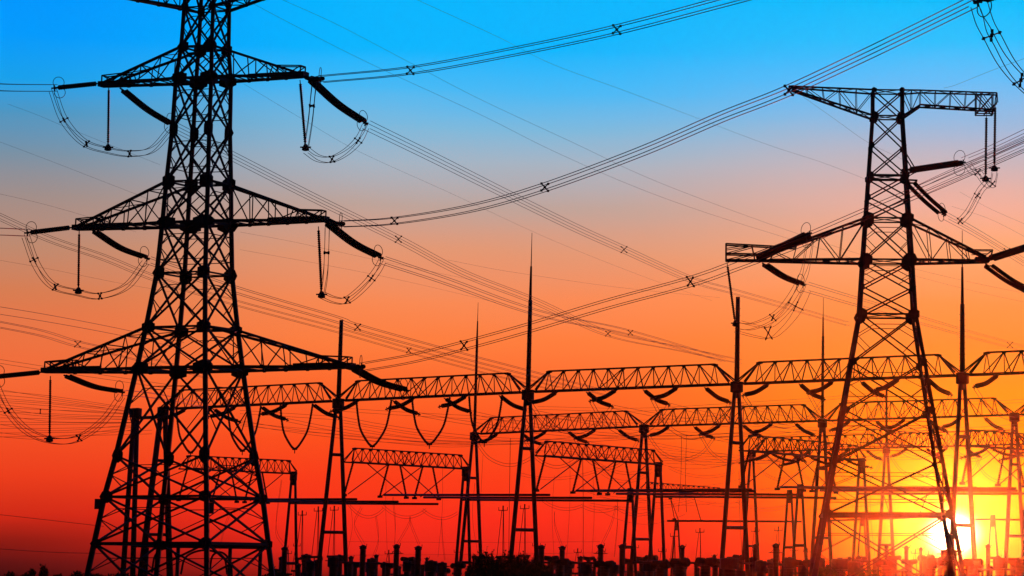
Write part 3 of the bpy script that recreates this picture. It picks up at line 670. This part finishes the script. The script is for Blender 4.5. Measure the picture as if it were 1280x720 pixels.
# farther, lower bus line
lowcols = [(788, 613, 430), (1000, 608, 424), (987, 615, 470), (1078, 646, 560), (846, 652, 600), (1241, 646, 520)]
lab = ['small A-frame column left of the mastless middle column legs', 'small A-frame column left of the right pylon foot', 'small column just left of the right pylon foot, behind the bus', 'low far column between the right pylon legs', 'low far column in the middle distance', 'low far column right of the sun']
LC = []
for (x, y, Y), l in zip(lowcols, lab):
    p = P(x, y, Y); LC.append(p); column(l, p, p.z, Zy(487, Y) if x == 1108 else None, None, 1.4, E, .2 if Y < 500 else .16, (.55,), .42, .24, 'short columns of the far bus line')
def tube(label, a, b, r=.2):
    m = MB(); a, b = Vector(a), Vector(b); d = (b-a).normalized(); m.rings([a, a+d*.03, b-d*.03, b], [r*.6, r, r, r*.6], 10); m.origin = a
    return tag(m.build('bus_tube', M_PIPE, None, True), label, 'bus bar', TG)
tube('bus tube from the small A-frame toward the blunt mast', P(738, 613.5, 432), P(940, 612, 428)); tube('bus tube just below the one left of the blunt mast', P(782, 617.5, 440), P(905, 618, 440), .16)
tube('long far bus tube behind the blunt mast legs', P(834, 651, 600), P(1002, 652, 610), .2); tube('far bus tube under the sunlit low beam', P(1000, 609, 424), P(1118, 613, 440), .22)
tube('far bus tube across the sun glow', P(1115, 611, 440), P(1270, 611, 430), .22); tube('far bus tube behind the right pylon belt', P(1030, 651, 600), P(1180, 645, 590), .2)
tube('short bus tube right of the sun', P(1219, 649, 520), P(1290, 650, 520), .14)
beam('far thin lattice beam left of the blunt mast', P(804, 612, 560), P(902, 619, 590), 1.3, 1.1, 14, .12, .04, 'far lattice beams'); beam('far lattice beam in the glow left of the sun', P(1080, 553, 470), P(1180, 560, 500), 2, 1.2, 12, .13, .04, 'far lattice beams')
for (x, y, x2_, y2) in ((838, 622, 843, 648), (868, 622, 876, 650), (848, 650, 838, 622), (1105, 620, 1112, 642), (1160, 616, 1150, 642)):
    root = thing('bus_hanger', P(x2_, y2, 600), f'thin far hanger under the {"far beam end" if x<850 else "far beam middle" if x<1000 else "beam in the sun glow,"} leaning {"right" if x2_>x else "left"}', 'insulator', 'far bus hangers')
    m = MB(); sheds(m, [P(x, y, 598), P(x2_, y2, 600)], .1, .06, .25, 7); m.build('shed_string', M_INS, root)
    m = MB(); m.box(P(x2_, y2+1, 600), .7, .4, .35); m.build('tube_clamp', M_STEEL, root)
# strung low conductors across the yard
SG = 'sagging yard conductors'
def sag(label, a, b, drop, Y0, Y1, n=2, r=.02, s=.3):
    pts = [(a[0]+(b[0]-a[0])*t/8, a[1]+(b[1]-a[1])*t/8+drop*4*(t/8)*(1-t/8)) for t in range(9)]
    return bundle('yard_conductor', label, 'conductor', path(pts, Y0, Y1, 4), (), n, s, r, SG)
sg_ = [((434, 628), (480, 636), 14, 'first sagging loop right of the square mast'), ((478, 632), (533, 637), 12, 'second sagging loop right of the square mast'), ((528, 637), (572, 641), 9, 'third sagging loop right of the square mast'),
       ((676, 624), (728, 632), 8, 'first sagging loop right of the tallest spire'), ((726, 632), (772, 634), 6, 'second sagging loop right of the tallest spire'), ((768, 633), (818, 638), 8, 'third sagging loop right of the tallest spire'),
       ((920, 626), (985, 632), 8, 'sagging loop right of the blunt mast')]
for a, b, d, l in sg_: sag(l, a, b, d, 400, 404)
for x, y0, x1_, y1, xe, ye, l in ((452, 634, 443, 656, 455, 681, 'forked dropper just right of the square mast'), (470, 645, 473, 675, 466, 698, 'long straight dropper right of the square mast'), (512, 646, 511, 655, 497, 680, 'left tail of the forked dropper in the second bay'),
        (513, 646, 514, 656, 524, 681, 'right tail of the forked dropper in the second bay'), (552, 648, 553, 672, 556, 700, 'straight dropper left of the half-way thin spire'), (352, 600, 345, 660, 355, 682, 'dropper right of the left pylon'),
        (693, 640, 694, 658, 702, 682, 'dropper right of the tallest spire'), (770, 634, 763, 658, 752, 681, 'dropper left of the small A-frame'), (728, 560, 729, 620, 729, 700, 'long hair-thin dropper in the middle'), (638, 548, 637, 610, 636, 690, 'long hair-thin dropper left of the tallest spire'),
        (852, 545, 851, 600, 848, 640, 'left hair-thin dropper left of the blunt mast'), (858, 545, 857, 600, 858, 640, 'right hair-thin dropper left of the blunt mast'), (288, 640, 280, 662, 274, 690, 'dropper seen between the legs of the left pylon')):
    bundle('dropper', l, 'conductor', path([(x, y0), (x1_, y1), (xe, ye)], 400, 402, 6), (), 2, .3, .016, 'vertical droppers')
lw = [(-30, 447, 60, 461, 230, 486), (-30, 489, 60, 497, 160, 512), (-30, 498, 60, 505, 165, 516), (-30, 511, 70, 515, 165, 519), (-30, 524, 70, 526, 165, 526), (-30, 533, 70, 533, 165, 531), (-30, 544, 70, 543, 190, 540), (-30, 640, 60, 650, 130, 658), (-30, 684, 60, 690, 130, 692)]
on_ = ['highest', 'second highest', 'third highest', 'fourth highest', 'fifth highest', 'sixth highest', 'seventh highest', 'second lowest', 'lowest']
for i, (a, b, c, d, e, f) in enumerate(lw):
    bundle('yard_conductor', f'{on_[i]} of the level conductors at the left edge below the lower arm', 'conductor', path([(a, b), (c, d), (e, f)], 380 if i < 7 else 700, 400 if i < 7 else 700, 10), [(52, 520)] if i == 3 else (), 2 if i < 7 else 1, .45, .02 if i < 7 else .05, 'level conductors at the left edge')
rw = [((425, 512), (520, 518), (660, 525), 400), ((425, 530), (540, 548), (655, 553), 402), ((300, 530), (360, 536), (425, 541), 402), ((425, 545), (540, 556), (600, 556), 405), ((665, 520), (800, 527), (915, 520), 440), ((672, 510), (800, 512), (930, 505), 440), ((812, 562), (860, 567), (915, 570), 470),
      ((812, 570), (860, 573), (915, 573), 470), ((430, 677), (600, 678), (750, 677), 520), ((430, 694), (600, 693), (750, 691), 540), ((925, 505), (1010, 500), (1100, 492), 450), ((1205, 503), (1240, 503), (1300, 500), 430), ((300, 515), (380, 520), (425, 523), 402)]
rn = ['wire skimming under the near beam right of the square mast', 'wire through the V strings right of the square mast', 'wire left of the square mast at V string height', 'wire below the V strings right of the square mast', 'wire under the beam right of the tallest spire', 'higher wire under the beam right of the tallest spire',
      'upper wire left of the blunt mast', 'lower wire left of the blunt mast', 'upper low wire across the bottom middle', 'lower low wire across the bottom middle', 'wire left of the right pylon legs', 'wire right of the spire by the right pylon', 'higher wire left of the square mast']
for (a, b, c, Y), l in zip(rw, rn): bundle('yard_conductor', l, 'conductor', path([a, b, c], Y, Y+4, 8), (), 2 if Y < 500 else 1, .4, .018, 'level conductors in the yard')
# ------------------------------------------------------------------ apparatus along the bottom of the picture
AG = 'porcelain apparatus along the foot of the yard'
def base_z(y, Y): return Zy(y, Y)
def pedestal(root, b, h, w=.5):
    for sx in (-1, 1):
        m = MB(); m.bar(b+E*sx*w/2, b+E*sx*w*.35+Z*h, .14); m.build('pedestal_leg', M_STEEL, root)
    m = MB(); m.bar(b-E*w*.42+Z*h*.5, b+E*w*.42+Z*h*.9, .07); m.box(b+Z*h, w*1.3, w, .12, math.atan2(E.y, E.x)); m.build('pedestal_top', M_STEEL, root)
def post(x, y, Y, label, r=.2, kind='post'):
    t = P(x, y, Y); b = Vector((t.x, t.y, 0)); H = t.z; root = thing({'post': 'post_insulator', 'ct': 'current_transformer', 'tank': 'circuit_breaker', 'arr': 'surge_arrester', 'panto': 'pantograph_disconnector'}[kind], b, label, {'post': 'insulator', 'ct': 'transformer', 'tank': 'breaker', 'arr': 'arrester', 'panto': 'switch'}[kind], AG)
    if kind in ('post', 'arr'):
        ph = max(.8, H-3.6); pedestal(root, b, ph)
        m = MB(); sheds(m, [b+Z*(ph+.05), b+Z*(H-.5)], r*1.35, r, .14, 10); m.build('porcelain', M_INS, root)
        m = MB(); m.rings([b+Z*(H-.5), b+Z*(H-.42), b+Z*(H-.15), b+Z*H], [r*.9, r*1.35, r*1.2, r*.4], 10); m.bar(b+Z*(H-.2)-E*.6, b+Z*(H-.2)+E*.5, .07); m.bar(b+Z*(H-.2)+E*.5, b+Z*(H+.1)+E*.55, .06); m.build('cap', M_STEEL, root)
        if kind == 'arr':
            m = MB(); m.ring(b+Z*(H-1.0), Z, E, r*2.6, r*2.6, .035); m.bar(b+Z*(H-1)+E*r*2.6, b+Z*(H-.4), .04); m.bar(b+Z*(H-1)-E*r*2.6, b+Z*(H-.4), .04); m.build('grading_ring', M_STEEL, root)
    elif kind == 'ct':
        ph = max(.8, H-3.4); pedestal(root, b, ph, .7)
        m = MB(); m.box(b+Z*(ph-.1), r*6, r*5, 1.2, math.atan2(E.y, E.x)); m.build('base_tank', M_STEEL, root)
        m = MB(); sheds(m, [b+Z*(ph+.5), b+Z*(H-1.2)], r*2.1, r*1.6, .15, 10); m.build('porcelain', M_INS, root)
        m = MB(); m.rings([b+Z*(H-1.3), b+Z*(H-1.25), b+Z*(H-.2), b+Z*(H-.12), b+Z*(H-.1), b+Z*H], [r*1.6, r*2.5, r*2.5, r*2.2, r*.9, r*.7], 12); m.build('head', M_STEEL, root)
        m = MB(); m.bar(b+Z*(H-.55)-E*(r*3+.5), b+Z*(H-.55)+E*(r*3+.5), .1); m.build('terminal', M_STEEL, root)
    elif kind == 'tank':
        ph = max(.6, H-3.2); pedestal(root, b, ph, .9)
        m = MB(); m.box(b+Z*(ph-.2), 1.5, 1.0, 2.1, math.atan2(E.y, E.x)); m.build('drive_box', M_STEEL, root)
        m = MB(); sheds(m, [b+Z*(ph+.85), b+Z*(H-.5)], r*2.1, r*1.6, .15, 10); m.build('porcelain', M_INS, root)
        for sg in (-1, 1):
            m = MB(); sheds(m, [b+Z*(H-.4)+E*sg*.2, b+Z*(H-.32)+E*sg*1.15], r*1.4, r*1.1, .14, 9); m.build('chamber', M_INS, root)
        m = MB(); m.box(b+Z*(H-.45), .8, .6, .6, math.atan2(E.y, E.x)); m.build('gear_head', M_STEEL, root)
    else:
        zf = H*.42
        for sx, sy in ((-1, -1), (1, -1), (0, 1)):
            m = MB(); m.bar(b+E*sx*.5+NF*sy*.4+Z*zf, b+E*sx*.12+NF*sy*.1+Z*(H-.6), .07); m.build('strut', M_STEEL, root)
        m = MB(); m.box(b+Z*zf, 1.3, .9, .3, math.atan2(E.y, E.x)); m.build('bed', M_STEEL, root)
        for sx in (-1, 1):
            m = MB(); m.bar(b+E*sx*.45, b+E*sx*.4+Z*zf, .13); m.build('pedestal_leg', M_STEEL, root)
        m = MB(); m.bar(b+Z*(H-.6)-E*.75, b+Z*(H-.6)+E*.75, .09); m.bar(b+Z*(H-.6)-E*.75, b+Z*(H-.2)-E*.75, .07); m.bar(b+Z*(H-.6)+E*.75, b+Z*(H-.2)+E*.75, .07); m.bar(b+Z*(H-.7), b+Z*H, .16); m.build('contact_bar', M_STEEL, root)
    return root
app = [(454, 681, 360, 'post', .3, 'stout capped post at the fork of the first dropper'), (465, 697, 380, 'ct', .24, 'round-headed unit right of the stout capped post'), (417, 695, 390, 'ct', .28, 'round-headed unit between the legs of the square mast column'),
       (496, 680, 350, 'arr', .28, 'tall ringed post at the left tail of the second dropper'), (523, 682, 350, 'post', .3, 'stout post at the right tail of the second dropper'), (509, 700, 370, 'ct', .2, 'round-headed unit between the two tall posts of the second dropper'),
       (480, 702, 390, 'post', .2, 'short post right of the first round-headed unit'), (539, 700, 370, 'ct', .3, 'fat-headed unit right of the second dropper'), (553, 702, 380, 'ct', .22, 'round-headed unit left of the shrubs'), (437, 703, 400, 'post', .2, 'short post right of the square mast legs'),
       (677, 681, 360, 'post', .3, 'stout post against the right leg of the tallest spire'), (703, 682, 360, 'post', .28, 'stout post at the foot of the dropper right of the spire'), (700, 698, 345, 'tank', .26, 'forked breaker below the post right of the spire'), (733, 703, 370, 'ct', .28, 'fat-headed unit in the middle of the bottom edge'),
       (751, 680, 350, 'arr', .28, 'tall ringed post left of the small A-frame'), (756, 701, 345, 'tank', .28, 'forked breaker below the tall ringed post left of the small A-frame'), (778, 680, 360, 'post', .3, 'stout post against the left leg of the small A-frame'), (812, 700, 370, 'ct', .3, 'fat-headed unit right of the mastless middle column'),
       (826, 702, 350, 'tank', .3, 'forked breaker by the low column right of centre'), (853, 681, 380, 'post', .24, 'slim post left of the blunt mast'), (850, 699, 345, 'tank', .34, 'broad forked breaker under the slim post'), (882, 698, 345, 'tank', .34, 'broad forked breaker left of the blunt mast legs'),
       (912, 696, 345, 'ct', .4, 'very broad head between the legs of the blunt mast'), (944, 680, 360, 'post', .26, 'post right of the blunt mast legs'), (951, 700, 355, 'ct', .26, 'round-headed unit right of the blunt mast legs'), (970, 679, 350, 'arr', .3, 'tall ringed post left of the right pylon foot'), (987, 696, 360, 'ct', .26, 'round-headed unit just right of the tall ringed post'),
       (1003, 700, 350, 'tank', .3, 'forked breaker at the left foot of the right pylon'), (1050, 697, 350, 'ct', .38, 'broad head right of the left foot of the right pylon'), (1068, 701, 350, 'ct', .3, 'second head right of the left foot of the right pylon'), (1108, 680, 390, 'post', .22, 'slim post between the right pylon legs'), (1108, 700, 350, 'tank', .34, 'broad forked breaker between the right pylon legs'),
       (1133, 682, 380, 'post', .22, 'slim post left of the sun'), (1151, 684, 390, 'post', .18, 'thin post left of the sun'), (1165, 696, 360, 'ct', .24, 'round-headed unit left of the sun'), (1186, 686, 360, 'ct', .36, 'tall broad head right under the sun'), (1200, 687, 390, 'post', .18, 'thin post right under the sun'), (1216, 699, 350, 'tank', .3, 'forked breaker right of the sun'),
       (1235, 680, 370, 'post', .24, 'post right of the spire by the sun'), (1249, 696, 360, 'ct', .28, 'round-headed unit near the right edge'), (1275, 698, 350, 'tank', .3, 'forked breaker at the right edge'), (356, 683, 380, 'post', .3, 'stout post at the right foot of the left pylon'), (388, 700, 380, 'ct', .22, 'round-headed unit left of the square mast legs'),
       (398, 633, 430, 'panto', .2, 'thin frame switch against the left leg of the square mast'), (418, 632, 440, 'panto', .2, 'thin frame switch between the legs of the square mast'), (378, 638, 430, 'panto', .2, 'thin frame switch right of the left pylon'), (629, 632, 420, 'panto', .2, 'thin frame switch rising behind the shrubs'), (656, 630, 430, 'panto', .2, 'thin frame switch between the legs of the tallest spire'),
       (843, 665, 470, 'panto', .2, 'small frame switch left of the blunt mast'), (875, 660, 470, 'panto', .2, 'small frame switch beside the left leg of the blunt mast'), (944, 659, 470, 'panto', .2, 'small frame switch right of the blunt mast legs'), (973, 658, 470, 'panto', .2, 'small frame switch left of the right pylon foot')]
for x, y, Y, k, r, l in app: post(x, y, Y, l, r, k)
rnd = random.Random(3); x = 352
while x < 1290:
    k = rnd.choice(('post', 'post', 'ct', 'tank')); Y = rnd.uniform(405, 440); post(x, rnd.uniform(694, 705), Y, 'small unit of the crowded rear row of yard apparatus along the bottom edge', rnd.uniform(.18, .3), k); x += rnd.uniform(17, 27)
for a, b, Y, l in (((425, 703), (495, 705), 372, 'low pipe along the bottom right of the square mast'), ((664, 703), (770, 704), 368, 'low pipe along the bottom right of the spire'), ((790, 703), (902, 704), 366, 'low pipe along the bottom right of the small A-frame'), ((925, 704), (1000, 706), 368, 'low pipe along the bottom left of the right pylon'), ((1012, 712), (1140, 714), 366, 'low pipe along the bottom inside the right pylon legs'), ((1180, 712), (1290, 712), 368, 'low pipe along the bottom under the sun')):
    m = MB(); A, B = P(*a, Y), P(*b, Y-3); m.rings([A, B], .12, 8); m.origin = A
    for t in (.2, .8): q = A.lerp(B, t); m.bar(Vector((q.x, q.y, 0)), q, .12)
    tag(m.build('pipe_rail', M_PIPE), l, 'pipe', 'low pipe rails')
x = 350
while x < 1290:
    k = rnd.choice(('post', 'ct', 'post', 'tank', 'panto')); Y = rnd.uniform(470, 520); post(x, rnd.uniform(692, 712) if k != 'panto' else rnd.uniform(676, 690), Y, 'small unit of the crowded rear row of yard apparatus along the bottom edge', rnd.uniform(.2, .36), k); x += rnd.uniform(9, 19)
for q in range(26):
    xa = rnd.uniform(640, 1180); ya = rnd.uniform(545, 640); ln = rnd.uniform(60, 160); sag('slack hair-thin wire in the tangle of the middle and right yard', (xa, ya), (xa+ln, ya+rnd.uniform(-14, 10)), rnd.uniform(3, 16), 420+q*3, 424+q*3, rnd.choice((1, 2)), .018, .35)
for q in range(14):
    xa = rnd.choice((rnd.uniform(420, 640), rnd.uniform(680, 1000), rnd.uniform(1040, 1270))); ya = rnd.uniform(560, 630)
    bundle('dropper', 'slim vertical dropper wire hanging from the bus lines of the yard', 'conductor', path([(xa, ya), (xa+rnd.uniform(-3, 3), (ya+690)/2), (xa+rnd.uniform(-7, 7), 696)], 430, 432, 6), (), rnd.choice((1, 2)), .3, .017, 'vertical droppers in the yard')
for q in range(9):
    ya = 496+q*6.5+rnd.uniform(-2, 2); bundle('yard_conductor', 'one of the close level wires between the left edge and the left pylon', 'conductor', path([(-30, ya-rnd.uniform(2, 14)), (60, ya+rnd.uniform(0, 4)), (165, 512+q*3.2)], 400, 410, 8), (), 1, .4, .02, 'close level wires at the left edge')
# low portal under the left pylon
root = thing('support_portal', Vector((P(250, 684, 300).x, 300, 0)), 'heavy low portal with four posts seen between the feet of the left pylon', 'frame')
m = MB(); m.bar(P(168, 681.5, 302), P(338, 684, 299), .42, .4); m.build('cross_beam', M_STEEL, root)
for x in (184, 223, 288, 326):
    m = MB(); q = P(x, 684, 301); m.bar(Vector((q.x, q.y, 0)), q-Z*.05, .3); m.build('post', M_STEEL, root)
for a, b, d, l in (((190, 690), (222, 690), -14, 'left'), ((226, 692), (284, 692), -8, 'middle'), ((262, 690), (290, 700), -10, 'right')):
    m = MB(); p0, p1 = P(a[0], a[1]+26, 300.6), P(b[0], b[1]+26, 300.2); m.rings(spline([p0, p0+Z*1.6+(p1-p0)*.1, (p0+p1)/2+Z*2.2, p1+Z*1.6-(p1-p0)*.1, p1], 6), .1, 7); m.build('arch_brace', M_STEEL, root)
# ------------------------------------------------------------------ planting
def leaves(m, c, rx, ry, rz, n, sz, up=.0):
    for _ in range(n):
        while True:
            v = Vector((random.uniform(-1, 1), random.uniform(-1, 1), random.uniform(-1, 1)))
            if v.length <= 1: break
        p = c+Vector((v.x*rx, v.y*ry, v.z*rz)); a = random.uniform(0, 6.28); b = random.uniform(-.2, 1.3)
        d = Vector((math.cos(a)*math.cos(b), math.sin(a)*math.cos(b), math.sin(b)+up)).normalized(); u = d.cross(Vector((random.uniform(-1, 1), random.uniform(-1, 1), .3))).normalized(); L_ = sz*random.uniform(.6, 1.5); i = len(m.v)
        m.v += [p, p+d*L_*.5+u*L_*.22, p+d*L_, p+d*L_*.5-u*L_*.22]; m.f.append((i, i+1, i+2, i+3))
def bush(name, label, cat, x, ytop, Y, wpx, n, group, sz=.28, tall=1.):
    t = P(x, ytop, Y); b = Vector((t.x, t.y, 0)); H = t.z; root = thing(name, b, label, cat, group); w = wpx*Y/F/2
    m = MB()
    for k in range(7 if cat == 'shrub' else 3):
        a = 6.28*k/7+.3; m.rings([b+Vector((math.cos(a)*.15, math.sin(a)*.15, 0)), b+Vector((math.cos(a)*w*.3, math.sin(a)*w*.3, H*.5)), b+Vector((math.cos(a)*w*.55, math.sin(a)*w*.4, H*random.uniform(.65, .9)))], [.06, .04, .015], 5)
    m.build('stem' if cat == 'shrub' else 'trunk', M_BARK, root)
    m = MB(); leaves(m, b+Z*H*.42, w*.95, w*.7, H*.45, n, sz)
    for k in range(9):
        a = random.uniform(-1, 1); h = H*random.uniform(.55, 1)*(1-.35*abs(a)); leaves(m, b+Vector((a*w, random.uniform(-.5, .5)*w, h*.72)), w*.16, w*.2, h*.26, n//14, sz, .6)
    for k in range(int(n/110)):
        a = random.uniform(-1, 1); b0 = b+Vector((a*w*.9, random.uniform(-.5, .5)*w, H*random.uniform(.5, .8)*(1-.4*a*a))); d = Vector((random.uniform(-.35, .35)+a*.25, random.uniform(-.3, .3), 1)).normalized()*H*random.uniform(.14, .34)
        m.rings([b0, b0+d], [.03, .008], 4)
        for j in range(7): leaves(m, b0+d*(j/7), .08, .08, .08, 2, sz*.8, .7)
    m.build('foliage' if cat == 'shrub' else 'crown', M_LEAF, root)
SG2 = 'dark shrubs at the foot of the yard'
for x, y, Y, w, n, l in ((608, 685, 330, 46, 3600, 'ragged dark shrub left of the frame switch in the bottom middle'), (640, 687, 325, 56, 4200, 'broad dark shrub under the frame switch in the bottom middle'), (668, 695, 322, 40, 2400, 'low dark shrub at the left leg of the tallest spire'), (594, 696, 335, 24, 1100, 'narrow dark shrub at the half-way column foot'), 
        (150, 712, 300, 60, 1200, 'low dark shrub at the left foot of the left pylon'), (345, 708, 310, 40, 900, 'low dark shrub at the right foot of the left pylon'), (1030, 704, 320, 44, 1300, 'low dark shrub at the left foot of the right pylon'), (1088, 708, 322, 50, 1100, 'low dark shrub between the legs of the right pylon')):
    bush('shrub', l, 'shrub', x, y, Y, w, n, SG2)
for k, (x, y, w) in enumerate(((12, 715, 22), (32, 716, 18), (55, 704, 7), (72, 717, 20), (98, 713, 18), (120, 715, 20), (40, 709, 5))):
    bush('tree', ['round far tree nearest the left edge', 'low far tree second from the left edge', 'thin pointed far tree left of the left pylon', 'low far tree right of the pointed one', 'taller far tree near the left pylon foot', 'far tree touching the left pylon foot', 'slimmest far tree by the left edge'][k], 'tree', x, y, 760, w, 500, 'far trees on the left horizon', .7)
